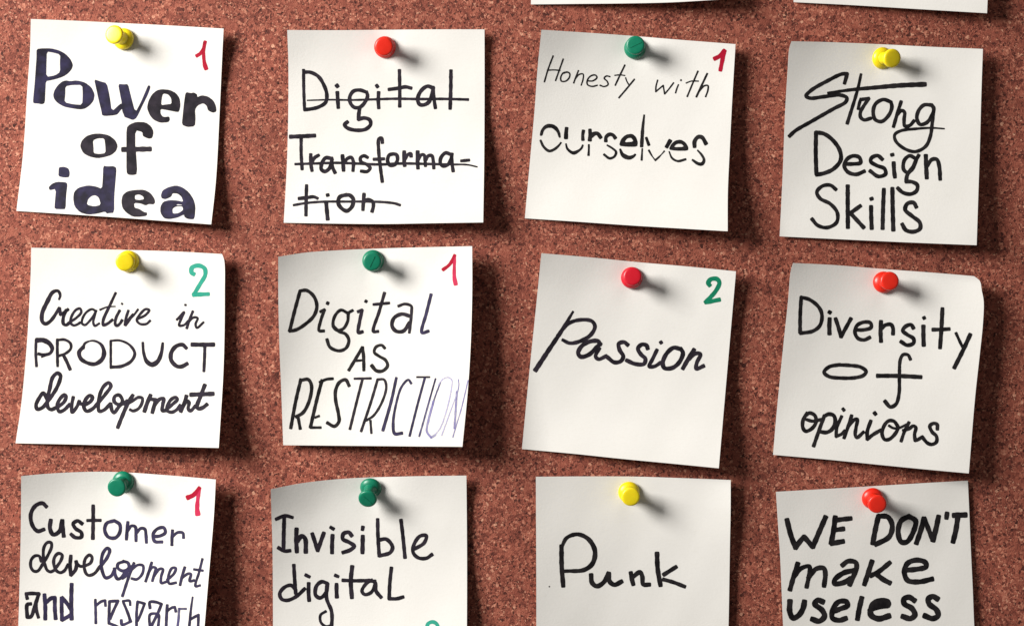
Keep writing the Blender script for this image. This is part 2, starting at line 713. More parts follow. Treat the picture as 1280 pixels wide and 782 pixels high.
def build_pin(label, note, colour, foot, head, seam=None):
    """foot, head: where the flange and the centre of the grip's end are seen."""
    u, v = note.uv_of(*foot)
    h0 = note.height(u, v)
    B = P(foot[0], foot[1], h0 + 0.0003)
    Lp = 9.4 * MM
    z = h0 + Lp
    for _ in range(40):
        T = P(head[0], head[1], z)
        d = (T - B).length
        z += (Lp - d) * 0.6
    ax = (P(head[0], head[1], z) - B).normalized()
    rot = ax.to_track_quat('Z', 'Y').to_matrix().to_4x4()
    root = empty("push_pin", B, label, "push pin", PINS_GROUP)
    m = PLASTIC[colour]
    flange = [(0.0, 0.0), (3.3, 0.0), (3.62, 0.12), (3.82, 0.55), (3.80, 1.05), (3.50, 1.75), (3.0, 2.35), (2.45, 2.75)]
    grip = [(2.40, 2.70), (2.18, 3.3), (2.10, 4.4), (2.12, 5.6), (2.28, 6.9), (2.62, 8.0), (3.05, 8.75), (3.25, 9.25),
            (3.27, 9.8), (3.10, 10.3), (2.7, 10.55), (1.6, 10.68), (0.0, 10.72)]
    part_mesh("flange", smooth_profile(flange), m, root, rot)
    part_mesh("grip", smooth_profile(grip), m, root, rot)
    part_mesh("needle", [(0.0, -9.0 * MM), (0.45 * MM, -7.5 * MM), (0.5 * MM, -0.01 * MM), (0.0, 0.0)], STEEL, root, rot, 16)
    if seam is not None:
        # the fine mould line across the end of the grip
        bm = bmesh.new()
        bmesh.ops.create_cube(bm, size=1.0)
        bmesh.ops.bevel(bm, geom=list(bm.edges), offset=0.12, segments=2, affect='EDGES')
        bmesh.ops.scale(bm, vec=(4.6 * MM, 0.32 * MM, 0.3 * MM), verts=bm.verts)
        bmesh.ops.transform(bm, matrix=rot @ Matrix.Translation((0, 0, 9.51 * MM)) @ Matrix.Rotation(math.radians(seam), 4, 'Z'),
                            verts=bm.verts)
        me = bpy.data.meshes.new("mould_line")
        bm.to_mesh(me)
        bm.free()
        link("mould_line", me, m, root)
    return root


LT = "lettering"

# ---- first row
N_POWER = build_note("white note lettered Power of idea in thick navy block letters", dict(pin=(156.8,49.2), 
    top="38.5,24 90,26 160,29.5 220,32.5 279.5,36", right="279.5,36 277.3,80 275,130 270,224 264,280.5",
    bottom="20.5,263.6 90,268 150,272 210,276.5 264,280.5", left="38.5,24 37.6,60 33.8,116 29,190 20.5,263.6",
    wr=[(0, 16), (.15, 12), (.35, 6), (.62, 6), (.8, 16), (1, 32)], lift_l=[(0, 1.6), (.4, .5), (1, 0)], lift_t=1.0), [
    (LT, None, ["@ 22 20 5", "!navy",
        "F 118,208 150,203 210,203 260,216 300,238 330,270 346,305 340,330 318,358 285,380 240,395 205,403 176,408 173,470 170,545 150,553 130,548 97,546 97,520 106,430 113,330 118,260 / 182,224 215,228 267,242 264,290 266,350 235,372 178,382 180,300",
        "F 222,495 230,465 250,435 275,412 300,403 330,408 370,403 420,415 460,445 482,490 475,530 450,560 420,580 390,585 340,578 290,568 250,545 228,520 / 298,440 340,432 404,432 407,490 404,556 350,553 292,540 298,490",
        "F 478,396 520,410 557,420 575,500 588,598 640,550 652,548 640,490 628,425 665,428 690,426 705,490 735,605 770,540 800,470 816,432 832,440 815,490 780,560 745,635 722,652 690,640 668,632 664,618 655,600 652,578 625,615 600,622 545,626 527,620 525,600 505,520 490,450",
        "!charcoal",
        "F 808,575 818,530 840,490 870,465 900,458 950,462 990,482 1013,515 1018,560 1010,595 1000,602 930,588 893,582 893,610 905,628 920,632 948,628 952,650 940,665 890,668 850,650 825,620 / 908,485 940,490 960,515 962,550 930,553 897,558 900,520",
        "F 1050,475 1085,483 1100,478 1122,490 1122,508 1150,496 1190,503 1225,530 1240,565 1243,598 1220,606 1190,592 1182,562 1160,545 1125,560 1108,585 1112,640 1108,690 1060,695 1026,680 1032,620 1040,540"]),
    (LT, None, ["@ 22 140 5", "!charcoal",
        "F 390,215 400,180 430,150 475,136 520,135 570,145 610,175 626,212 615,245 585,270 540,283 500,290 450,280 410,258 / 470,178 500,165 542,165 548,210 550,257 510,263 475,258 474,220",
        "F 680,100 700,78 740,62 800,64 835,90 850,125 842,163 820,168 795,158 782,150 780,125 735,115 735,220 740,250 748,388 720,395 690,392 680,375 680,240",
        "29: 658,235 828,232"]),
    (LT, None, ["@ 22 140 5", "!navy",
        "F 258,345 290,342 318,352 326,380 322,408 290,410 255,402 256,370",
        "F 193,470 215,448 245,436 300,438 312,450 303,520 300,605 280,608 230,606 232,570 240,480 200,490",
        "F 347,540 352,500 380,472 440,458 490,465 527,480 532,420 535,335 560,340 600,338 618,350 612,430 604,520 604,630 570,632 560,636 545,622 500,635 440,642 390,628 355,590 / 432,580 440,545 462,525 485,520 508,535 520,580 480,590",
        "!charcoal",
        "F 648,560 655,520 685,495 730,487 790,485 830,505 855,540 860,565 850,578 820,575 800,585 770,572 728,568 730,598 760,605 790,625 810,628 808,648 770,655 720,655 680,630 655,600 / 733,520 760,515 785,528 790,545 760,550 733,546",
        "!navy",
        "F 895,520 905,490 940,470 990,458 1030,470 1070,500 1100,545 1112,590 1108,650 1100,672 1060,668 1042,655 1040,640 1000,660 950,670 915,665 892,630 892,590 910,560 950,550 1000,553 1035,562 1025,530 1000,510 968,508 960,530 925,546 900,540 / 967,605 990,590 1030,590 1035,612 1005,632 970,635"]),
    ("number_mark", None, ["@ 22 20 5", "!red", "22,18,20: 1119,250 1142,235 1160,205 1172,162", "20,18,20,26: 1170,165 1163,215 1164,270 1171,310 1178,330"]),
])

N_TRANSFORMATION = build_note("white note with Digital Transformation struck through by ruled lines", dict(pin=(481.2,59.2), 
    top="359,37.8 420,38 480,37.5 545,37 605.6,37", right="605.6,37 605.7,90 605.6,140 605.2,200 604,278",
    bottom="354.6,278.4 420,279.5 480,280 540,279 604,278", left="359,37.8 360.4,80 360.3,140 358.6,205 354.6,278.4",
    wr=[(0, 7), (.45, 7), (.65, 20), (.85, 35), (1, 44)], lift_l=[(0, 2.6), (.3, .8), (.6, 0), (1, 0)], lift_t=1.1), [
    (LT, None, ["@ 354 30 5", "!charcoal",
        "18: 127,288 128,400 133,536", "21: 127,302 170,303 220,330 255,385 272,440 265,490 220,520 170,532 133,536",
        "24: 334,384 340,392", "22: 338,428 341,480 344,524",
        "21: 515,425 480,414 440,420 416,455 420,495 445,522 480,520 510,490 527,450 520,425", "22: 478,522 472,565 470,597 | 505,588 540,600 546,628 515,658 450,664 400,650 383,630 402,612",
        "20: 583,384 590,394", "21: 596,428 594,480 597,526",
        "20: 726,290 728,400 728,516", "21: 660,410 720,402 765,394 800,402",
        "22: 935,400 900,390 860,420 840,470 852,503 880,506 910,488 930,440 938,400", "20: 936,395 941,460 951,526",
        "21: 1048,292 1047,400 1043,530"]),
    ("strike_line", None, ["@ 354 30 5", "!charcoal", "8,15,16: 150,478 300,474 420,476 560,472 700,468 850,470 1000,469 1155,473"]),
    (LT, None, ["@ 354 140 5", "!charcoal",
        "24: 45,155 120,152 197,148", "19: 112,152 112,260 118,358",
        "20: 172,265 172,320 180,368", "20: 178,320 195,287 222,270",
        "22: 298,290 265,287 242,320 238,358 260,372 290,350 305,297", "21: 302,287 306,340 324,380",
        "22: 370,272 374,320 377,366", "20: 378,322 400,292 425,284 438,310 436,368",
        "20: 528,285 505,274 482,287 487,312 520,327 543,350 525,372 486,370",
        "20: 620,193 614,163 598,168 597,250 605,330 619,436", "20: 566,296 600,295 630,293",
        "21: 690,262 662,270 652,305 666,333 695,330 714,300 708,268 685,262",
        "22: 756,248 755,300 759,336", "20: 760,297 775,270 797,260 799,278",
        "22: 840,248 839,300 842,352", "19: 843,302 860,270 880,268 886,300 889,338", "20: 889,302 907,274 929,274 938,310 941,352",
        "21: 1045,265 1015,256 986,285 982,320 1000,338 1030,328 1050,290 1054,262", "20: 1052,262 1055,320 1062,370",
        "18: 1112,306 1162,301"]),
    ("strike_line", None, ["@ 354 140 5", "!charcoal", "15,15,16,15,9: 75,326 200,322 330,318 450,322 600,328 750,322 900,325 1050,328 1150,330 1212,343"]),
    (LT, None, ["@ 354 140 5", "!charcoal",
        "20: 146,458 143,550 142,645", "22,18: 98,541 150,535 190,530 215,540",
        "20: 274,520 282,518", "23: 268,562 272,610 278,670",
        "23: 395,517 352,532 344,570 366,603 398,618 430,590 438,545 415,520 390,519",
        "21: 505,512 501,560 498,612", "21: 503,562 530,547 560,562 563,590 555,622"]),
    ("strike_line", None, ["@ 354 140 5", "!charcoal", "15,14,14,16: 65,582 150,568 270,560 400,560 550,560 650,565 700,572 730,582"]),
])

N_HONESTY = build_note("off white note reading Honesty with ourselves in thin and cut out letters", dict(pin=(793.6,60.8), 
    top="676.8,37.4 740,41.5 792,45.2 850,50 919.4,55.4", right="919.4,55.4 915,130 912,190 909.8,240 909.6,289",
    bottom="656,272.8 720,277 792,282 850,285.5 909.6,289", left="676.8,37.4 672,85 668,140 662,206 656,272.8",
    wr=[(0, 14), (.15, 23), (.45, 23), (.65, 30), (.85, 44), (1, 56)], lift_l=[(0, 4.0), (.3, 1.6), (.6, .4), (1, .1)], lift_t=1.2), [
    (LT, None, ["@ 664 30 5", "!black",
        "9: 137,200 105,285 82,363", "9: 200,220 175,290 152,355", "8: 100,290 140,288 180,291",
        "9: 225,302 200,307 184,335 189,358 215,358 238,335 240,310 222,301 205,308",
        "9: 295,292 278,335 265,370", "8: 275,345 300,316 324,314 324,345 312,384",
        "9: 350,356 385,356 411,335 400,320 370,327 350,355 352,380 380,391 413,384",
        "9: 492,330 470,326 456,340 475,360 480,380 455,392 430,384",
        "10: 585,258 555,320 525,384", "8: 522,322 555,319 585,323",
        "8: 590,337 598,360 610,380", "10: 645,346 605,395 548,462"]),
    (LT, None, ["@ 664 30 5", "!black",
        "9: 790,352 780,390 778,424 | 803,403 825,385 | 829,410 834,438 | 860,408 890,368",
        "11: 935,351 937,353", "9: 920,380 910,405 902,432",
        "10: 1042,296 1010,370 975,454", "8: 968,370 1000,358 1045,358",
        "12: 1100,311 1065,385 1032,456", "10: 1050,422 1080,388 1104,386 1104,415 1090,455"]),
    (LT, None, ["@ 664 130 5", "!black",
        "F 52,200 58,165 80,135 105,123 140,127 165,145 182,180 185,212 172,212 160,175 130,150 100,150 80,165 70,200",
        "12.8,15.9,15.9,10.6: 58,228 78,268 112,294 145,283 170,262 186,242",
        "21.2,23.4: 221,152 218,180 217,212", "10.6,13.8,21.2,14.8,10.6: 217,250 226,280 262,306 295,293 315,275 322,258", "19.1: 326,168 322,195 323,224",
        "19.1,23.4: 367,162 368,190 366,226", "25.5,21.2: 372,203 395,186 415,186 434,210", "10.6,13.8: 360,255 360,285 358,320",
        "21.2: 466,232 468,207 490,190 512,196 525,213", "10.6,14.8,14.8: 475,258 505,276 530,300 520,328 490,340 455,316",
        "F 548,262 560,220 590,192 630,185 655,205 667,240 662,268 600,268 / 582,240 600,215 625,212 640,235",
        "12.8,27.6,12.8: 556,284 572,318 610,336 640,326 650,316",
        "10.6,19.1,21.2: 706,70 697,150 690,264", "9.5,12.8: 694,280 690,350",
        "17.0: 719,212 735,256", "23.4: 868,230 846,268", "12.8,10.6,6.4,9.5: 735,290 755,325 775,352 | 800,330 832,295",
        "F 858,285 875,250 900,228 935,222 965,240 983,270 980,293 900,293 / 890,270 910,250 940,250 955,268",
        "8.5,13.8,14.8: 862,298 880,338 915,357 965,346",
        "23.4: 1021,268 1021,235 1042,207 1067,209 1092,248", "10.6,14.8,21.2,12.8: 1040,290 1065,318 1080,350 1068,374 1045,374 1008,350"]),
    ("number_mark", None, ["@ 664 30 5", "!red", "24,26: 1146,218 1180,200 1208,168", "26,22: 1206,170 1195,225 1182,290"]),
])

N_SKILLS = build_note("greyish white note reading Strong Design Skills with a long slashed S", dict(pin=(1102,72.8), 
    top="989.5,51.8 1040,53 1102,55.6 1160,58.5 1228.6,61.4", right="1228.6,61.4 1226.6,120 1225,180 1223,240 1220.8,306.4",
    bottom="974.6,295.4 1040,298.5 1102,301.5 1160,304 1220.8,306.4", left="989.5,51.8 986.8,60 984.5,90 981.2,146 978.6,215 974.6,295.4",
    wr=[(0, 18), (.12, 23), (.5, 24), (.75, 32), (1, 42)], lift_l=[(0, 3.6), (.3, 2.2), (.6, 1.2), (1, .8)], lift_t=1.0), [
    (LT, None, ["@ 974 50 5", "!black",
        "21.6: 408,272 425,212 | 390,214 300,257 200,315 168,350 190,364 280,355 380,345 422,362 415,388 340,430 200,510 100,568 63,602",
        "16.2,19.4,20.5: 511,215 490,310 425,522", "15.1,21.6,27.0,29.2: 305,332 450,312 600,298 750,285 912,278",
        "18.4: 510,368 500,400 493,432", "20.5: 518,372 560,366 | 530,410 508,450 508,482 530,500 572,490",
        "21.6: 698,388 650,373 602,400 587,450 600,498 640,510 685,470 704,420 698,388",
        "20.5: 762,385 738,460 714,543", "20.5: 735,470 765,442 783,452 780,500 785,538 815,535 843,505",
        "21.6: 950,407 905,407 872,440 860,490 880,528 920,518 950,480 966,430 953,407", "20.5,20.5,19.4,17.3,8.6: 966,432 955,530 945,600 915,665 850,698 780,678 727,630 722,592 760,568 850,556 950,550 1032,555"]),
    (LT, None, ["@ 974 160 5", "!black",
        "23.8: 230,28 228,150 232,288", "23.8: 230,28 280,37 335,77 378,140 384,200 340,255 280,283 232,292",
        "22.7: 412,225 460,225 508,217 500,184 460,175 422,197 407,240 430,276 480,290 533,270",
        "22.7: 645,197 615,173 577,187 572,210 610,235 658,255 664,288 620,303 567,268",
        "27.0: 706,166 707,170", "23.8: 715,217 718,270 723,308",
        "21.6: 853,192 815,174 782,202 777,258 800,278 835,253 853,205 872,170", "22.7: 856,200 838,240 800,295 793,335 | 830,337 863,357 858,393 820,413 772,403 740,375",
        "24.8: 916,172 919,250 922,313", "22.7: 922,240 955,197 985,197 1000,240 1006,322"]),
    (LT, None, ["@ 974 160 5", "!black",
        "21.6: 355,385 320,358 270,363 235,400 255,440 320,475 363,530 358,590 300,622 240,608 204,568",
        "24.8: 428,362 428,480 429,622", "23.8: 508,486 440,535", "23.8: 445,532 528,622",
        "23.8: 576,440 578,445", "23.8: 574,490 575,560 578,628",
        "23.8: 654,382 649,500 646,628", "24.8: 707,377 709,500 713,638",
        "23.8: 857,495 840,467 802,472 787,510 830,550 878,590 880,628 840,648 792,638 768,600"]),
])

# ---- second row
N_PRODUCT = build_note("bright white note reading Creative in PRODUCT development", dict(pin=(161.6,326.4), 
    top="39,309.6 90,310.6 152,312.2 215,314 277.5,317.4", right="277.5,317.4 280.2,325 281,366 279.6,455 273.4,559.4",
    bottom="19.4,553.6 90,555 152,556.6 215,558 273.4,559.4", left="39,309.6 38.4,340 36.8,375 34,424 27,501 19.4,553.6",
    wr=[(0, 12), (.08, 22), (.3, 16), (.55, 20), (.75, 36), (1, 56)], lift_l=[(0, 1.0), (.4, .3), (1, 0)], lift_t=.9), [
    (LT, None, ["@ 44 350 10", "!plum",
        "26,40,50,48,44,40,34: 298,240 312,190 285,135 220,150 150,270 85,420 90,520 130,545 190,510 250,430 300,345",
        "36: 305,350 315,430 | 370,395 410,365", "38: 385,375 350,470 352,545 385,560 430,530",
        "30: 440,520 520,465 575,400 560,355 510,370 455,450 440,530 480,565 530,550 560,530",
        "28: 755,385 710,362 640,400 590,480 585,540 620,560 670,520 730,440 762,380 | 735,470 725,530 745,570 800,540",
        "30,36,34: 1005,160 930,320 850,500 850,560 900,545 965,495", "24,16: 810,370 900,335 1000,328",
        "24: 1080,290 1090,300",
        "34: 1055,380 1010,470 1000,550 1020,570 1060,540 1085,500",
        "@ 24 305 5", "16: 682,415 665,470 661,505", "20: 663,505 695,460 712,442", "13: 700,455 720,438 742,408",
        "15: 745,465 790,442 812,412 790,406 760,432 735,475 755,498 795,498 818,478"]),
    (LT, None, ["@ 24 305 5", "!plum",
        "14: 1036,379 1042,381", "14,16,13: 985,472 1010,445 1030,425 1008,475 1000,508 1030,505 1055,480",
        "16: 1085,420 1065,470 1047,525", "14: 1055,490 1090,458 1115,462 1102,500 1110,523 1152,488"]),
    (LT, None, ["@ 24 405 5", "!plum",
        "16: 105,98 103,180 108,262", "28,28,18,18: 110,100 150,100 190,122 206,155 190,183 145,190 120,185", "10: 140,205 165,196 185,188",
        "17: 238,95 238,180 240,262", "16: 242,98 285,97 320,120 322,152 290,182 245,198", "20: 277,195 295,230 318,282",
        "18,10,16,26,24,22,24,22: 400,150 410,120 460,103 510,125 530,175 518,218 475,248 430,243 385,215 374,175 400,142",
        "15: 572,105 572,190 572,268", "13,14,18,20,20: 572,103 630,102 690,130 722,182 700,230 640,262 572,268",
        "15,18,30,22,16: 772,115 778,180 797,232 830,252 865,232 888,180 897,118",
        "22,24,24,24: 1045,150 1020,128 980,138 950,178 950,225 985,262 1015,264 1050,246",
        "25: 1080,127 1150,128 1215,127", "18: 1160,135 1158,210 1154,293"]),
    (LT, None, ["@ 30 480 10", "!plum",
        "44: 285,180 240,110 190,170 150,260 165,310 230,290 290,220 400,60 450,-60 455,-110 420,-140 360,-90 320,60 290,200 300,290 340,315 400,290",
        "42: 400,295 500,220 525,150 505,130 450,180 415,260 440,340 500,320 570,250",
        "40: 615,160 595,270 600,350 660,280 690,210 | 700,240 740,245",
        "44: 750,260 830,215 855,160 820,140 770,190 745,270 780,335 850,310 920,240",
        "42: 920,240 1020,120 1085,20 1060,-20 1000,20 950,120 930,240 940,335 1000,320 1080,240",
        "42: 1085,240 1100,330 1125,355 1170,300 1230,210 1190,135 1135,150 1125,210 1170,250 1240,240 1290,205",
        "@ 140 470 9.14", "42: 238,215 180,310 110,470 65,585", "34: 150,330 250,270 300,240 345,250 340,310 300,370 240,395 205,380",
        "44: 440,215 400,310 370,400", "42: 445,260 500,270 | 480,340 460,415", "39: 480,340 545,260 590,255 580,320 575,390 620,390",
        "37: 610,385 690,320 745,265 730,240 680,260 635,330 630,390 680,410 740,380 780,330",
        "42: 850,225 825,310 785,400", "37: 820,330 860,280 880,300 870,370 895,395 950,340",
        "42,44,42: 1060,100 1010,230 970,350 990,370 1040,355 1085,320", "47: 900,210 1020,205 1155,200"]),
    ("number_mark", None, ["@ 24 305 5", "!teal",
        "26,22: 1092,188 1077,178 1080,147 1120,134 1158,152 1163,190 1130,250 1090,316 | 1130,314 1183,312"]),
])

N_RESTRICTION = build_note("curling note Digital AS RESTRICTION with marker running dry", dict(pin=(466.4,325.8), 
    top="347.8,320.8 384,315.4 424,312.7 472,310.6 544,308.6 590.2,307.6", right="590.2,307.6 590.2,365 588.6,425 585,485 578,558",
    bottom="354,556 420,556.6 470,557 530,557.6 578,558", left="347.8,320.8 347.8,365 349,425 351.4,485 354,556",
    wr=[(0, 30), (.15, 40), (.4, 48), (.65, 58), (.85, 66), (1, 70)], lift_l=[(0, 4.6), (.4, 4.2), (.8, 2.6), (1, 1.6)], lift_t=1.5), [
    (LT, None, ["@ 344 305 5", "!black",
        "20: 155,292 120,420 90,542", "20: 157,292 195,289 240,325 260,385 243,445 190,498 130,535 90,543",
        "21: 325,368 330,370", "18: 282,422 308,410 | 285,475 274,540 304,542",
        "18: 452,430 410,412 372,450 362,510 385,538 425,528 453,480 459,430 484,414", "19: 362,512 400,545 440,562 460,600 443,648 400,666 342,643 323,595",
        "20: 565,356 570,359", "!charcoal", "20: 517,422 543,413 | 528,480 520,552 546,547",
        "19: 683,305 650,420 614,545 643,545", "17: 614,377 660,373 712,368",
        "17: 770,387 810,374 850,387 852,420 845,500 838,553", "22: 843,450 790,437 742,462 730,510 755,543 800,543 840,490",
        "!violet", "19: 974,315 945,430 917,553 958,543"]),
    (LT, None, ["@ 344 405 5", "!black",
        "19: 460,287 500,220 545,145 | 552,200 554,288", "14: 492,230 552,224",
        "17,18,22: 685,150 665,131 630,142 619,175 650,200 690,225 702,260 670,292 632,290 603,258"]),
    (LT, None, ["@ 344 405 5", "!black",
        "20: 160,345 130,470 97,648", "20: 160,350 205,345 226,380 215,470 175,550 130,578", "18: 142,577 156,652",
        "20: 292,350 260,470 220,643", "17: 278,362 320,344 360,340", "15: 250,582 274,573", "16: 222,645 284,645",
        "20: 462,385 440,347 402,362 378,410 377,470 395,560 398,608 370,637 325,615",
        "!charcoal", "14: 495,340 598,338", "16: 545,345 510,480 467,654",
        "16: 640,345 600,480 537,668", "15: 642,345 680,346 694,390 670,480 615,570 570,600", "14: 595,602 601,680",
        "!violet", "17,19: 757,335 725,480 673,663",
        "14,14,20: 850,370 832,347 790,390 755,500 737,620 747,683 792,680",
        "!charcoal", "11: 885,330 965,330", "!violet", "14: 935,335 890,500 840,697",
        "!violet", "10: 1002,340 965,470", "!fading", "11: 968,460 940,560 900,700",
        "!fading", "9: 1032,365 1000,450 985,500", "!faint", "13,14,12: 990,480 960,590 948,670 975,708 | 1000,690",
        "!pale", "8: 1020,380 1045,345 1080,332 1104,350 1100,410 1070,540 1030,650 985,705",
        "!faint", "7: 1145,345 1147,380 1130,470", "!faint", "12: 1135,420 1130,500 1120,650", "!pale", "7: 1140,420 1100,530 1040,695",
        "!faint", "7: 1110,705 1135,620 1165,520 1205,350"]),
    ("number_mark", None, ["@ 344 305 5", "!red", "20,18: 1049,160 1090,127 1122,70", "!rose", "18,19,26: 1121,78 1119,150 1120,210 1128,250"]),
])

N_PASSION = build_note("tilted note with the single word Passion", dict(pin=(789.6,347.2), 
    top="676.7,316.4 740,321.8 800,327.8 860,333 920,339", right="920,339 914.6,400 909.6,457 904,521 898.5,584.8",
    bottom="652.4,560.8 720,567 775,572.8 840,579 898.5,584.8", left="676.7,316.4 670.6,378 664.2,440 658.2,500 652.4,560.8",
    wr=[(0, 14), (.08, 20), (.28, 16), (.55, 18), (.75, 30), (1, 50)], lift_l=[(0, 3.0), (.3, 1.2), (.6, .4), (1, .1)], lift_t=1.3), [
    (LT, None, ["@ 654 315 5", "!charcoal",
        "14.0,23.8,25.9,28.1: 311,372 240,490 160,610 76,737", "17.3,21.6,21.6,23.8,19.4: 215,520 290,442 370,422 430,432 448,465 420,518 350,558 290,568 246,548",
        "24.8: 478,580 470,557 420,557 367,585 343,630 360,653 410,640 458,595 484,570", "21.6: 476,600 452,650 470,668 520,648",
        "23.8: 654,580 630,562 597,572 602,610 625,650 610,680 570,688 525,655",
        "23.8: 778,603 770,582 740,577 717,602 737,640 763,665 755,697 700,698 645,675",
        "21.6: 859,561 863,567", "21.6: 836,610 807,670 787,713 820,713 858,690",
        "24.8: 983,605 940,597 897,632 872,690 882,723 930,723 973,690 998,630 983,602",
        "24.8: 1068,608 1035,660 997,727", "22.7: 1030,672 1080,632 1108,637 1085,690 1082,728 1128,710"]),
    ("number_mark", None, ["@ 654 315 5", "!green", "25.9,23.8: 1166,208 1156,193 1172,170 1210,168 1226,190 1205,240 1140,313 | 1180,306 1226,297"]),
])

N_DIVERSITY = build_note("note Diversity of opinions with a snipped top right corner", dict(pin=(1104,352.8), 
    top="991.5,328.6 1040,331 1108,336.4 1170,341 1217.5,345", right="1217.5,345 1225,351 1227,362 1229.6,376 1228.6,405 1225,440 1219,495 1211,591.2",
    bottom="966.4,568 1040,574.5 1104,581 1160,586.5 1211,591.2", left="991.5,328.6 988.6,338 984.9,379 980.5,420 975.8,466 970.5,520 966.4,568",
    wr=[(0, 24), (.08, 36), (.3, 36), (.6, 38), (1, 44)], lift_l=[(0, 3.2), (.3, 1.6), (.6, .8), (1, .4)], lift_t=1.0), [
    (LT, None, ["@ 976 325 5", "!black",
        "21.6: 127,232 121,340 120,452", "21.6: 127,232 180,247 238,295 257,345 244,408 200,443 122,456",
        "23.8: 301,323 309,328", "24.8: 305,365 303,410 304,460",
        "22.7: 342,365 360,420 376,478 | 405,425 438,365",
        "21.6: 462,435 520,435 564,420 560,392 520,387 477,407 463,450 482,488 520,498 557,482",
        "23.8: 626,382 623,440 626,508", "22.7: 627,430 650,407 688,402 701,425 701,462",
        "22.7: 829,425 815,404 782,412 762,440 790,465 829,490 829,518 790,531 750,508",
        "22.7: 894,358 897,364", "24.8: 891,412 891,470 893,532",
        "23.8: 1010,302 1004,420 995,548", "22.7: 950,434 1000,433 1053,430",
        "17.3: 1095,456 1115,500 1135,542", "24.8: 1184,464 1140,560 1084,672"]),
    (LT, None, ["@ 976 435 5", "!black",
        "21.6: 370,102 300,117 270,150 300,176 380,186 470,183 518,168 533,145 500,118 430,107 365,104",
        "19.4,19.4,20.5,23.8: 810,70 795,42 765,40 747,70 741,180 739,280 720,348 685,366 650,330", "24.8: 604,172 740,173 876,180"]),
    (LT, None, ["@ 996 505 10", "!black",
        "43.2: 130,110 80,190 75,290 110,335 190,300 240,220 225,140 160,108 110,140", "38.9: 120,190 200,210 300,190",
        "43.2: 345,140 290,290 210,520", "45.4: 340,150 400,122 460,140 480,210 440,310 370,350 285,340",
        "41.0: 575,55 590,75", "38.9: 560,150 500,290 490,400 | 560,370 600,330",
        "41.0: 685,140 640,280 590,420", "41.0: 640,280 720,190 755,185 740,290 730,380 750,415 835,345",
        "45.4: 970,105 985,125", "43.2: 925,205 880,340 880,435 | 950,380 1050,320",
        "@ 1090 505 12.8", "54.0: 400,330 350,270 270,262 200,330 160,470 200,560 270,560 370,470 415,370 380,300", "38.9: 270,340 340,380 420,380 560,320",
        "49.7: 590,290 520,430 465,590", "51.8: 500,420 590,390 660,345 700,370 680,480 690,580 | 740,560 800,520",
        "54.0: 1045,400 1040,320 980,305 925,345 960,440 1030,510 1030,600 960,640 890,620 800,520"]),
])

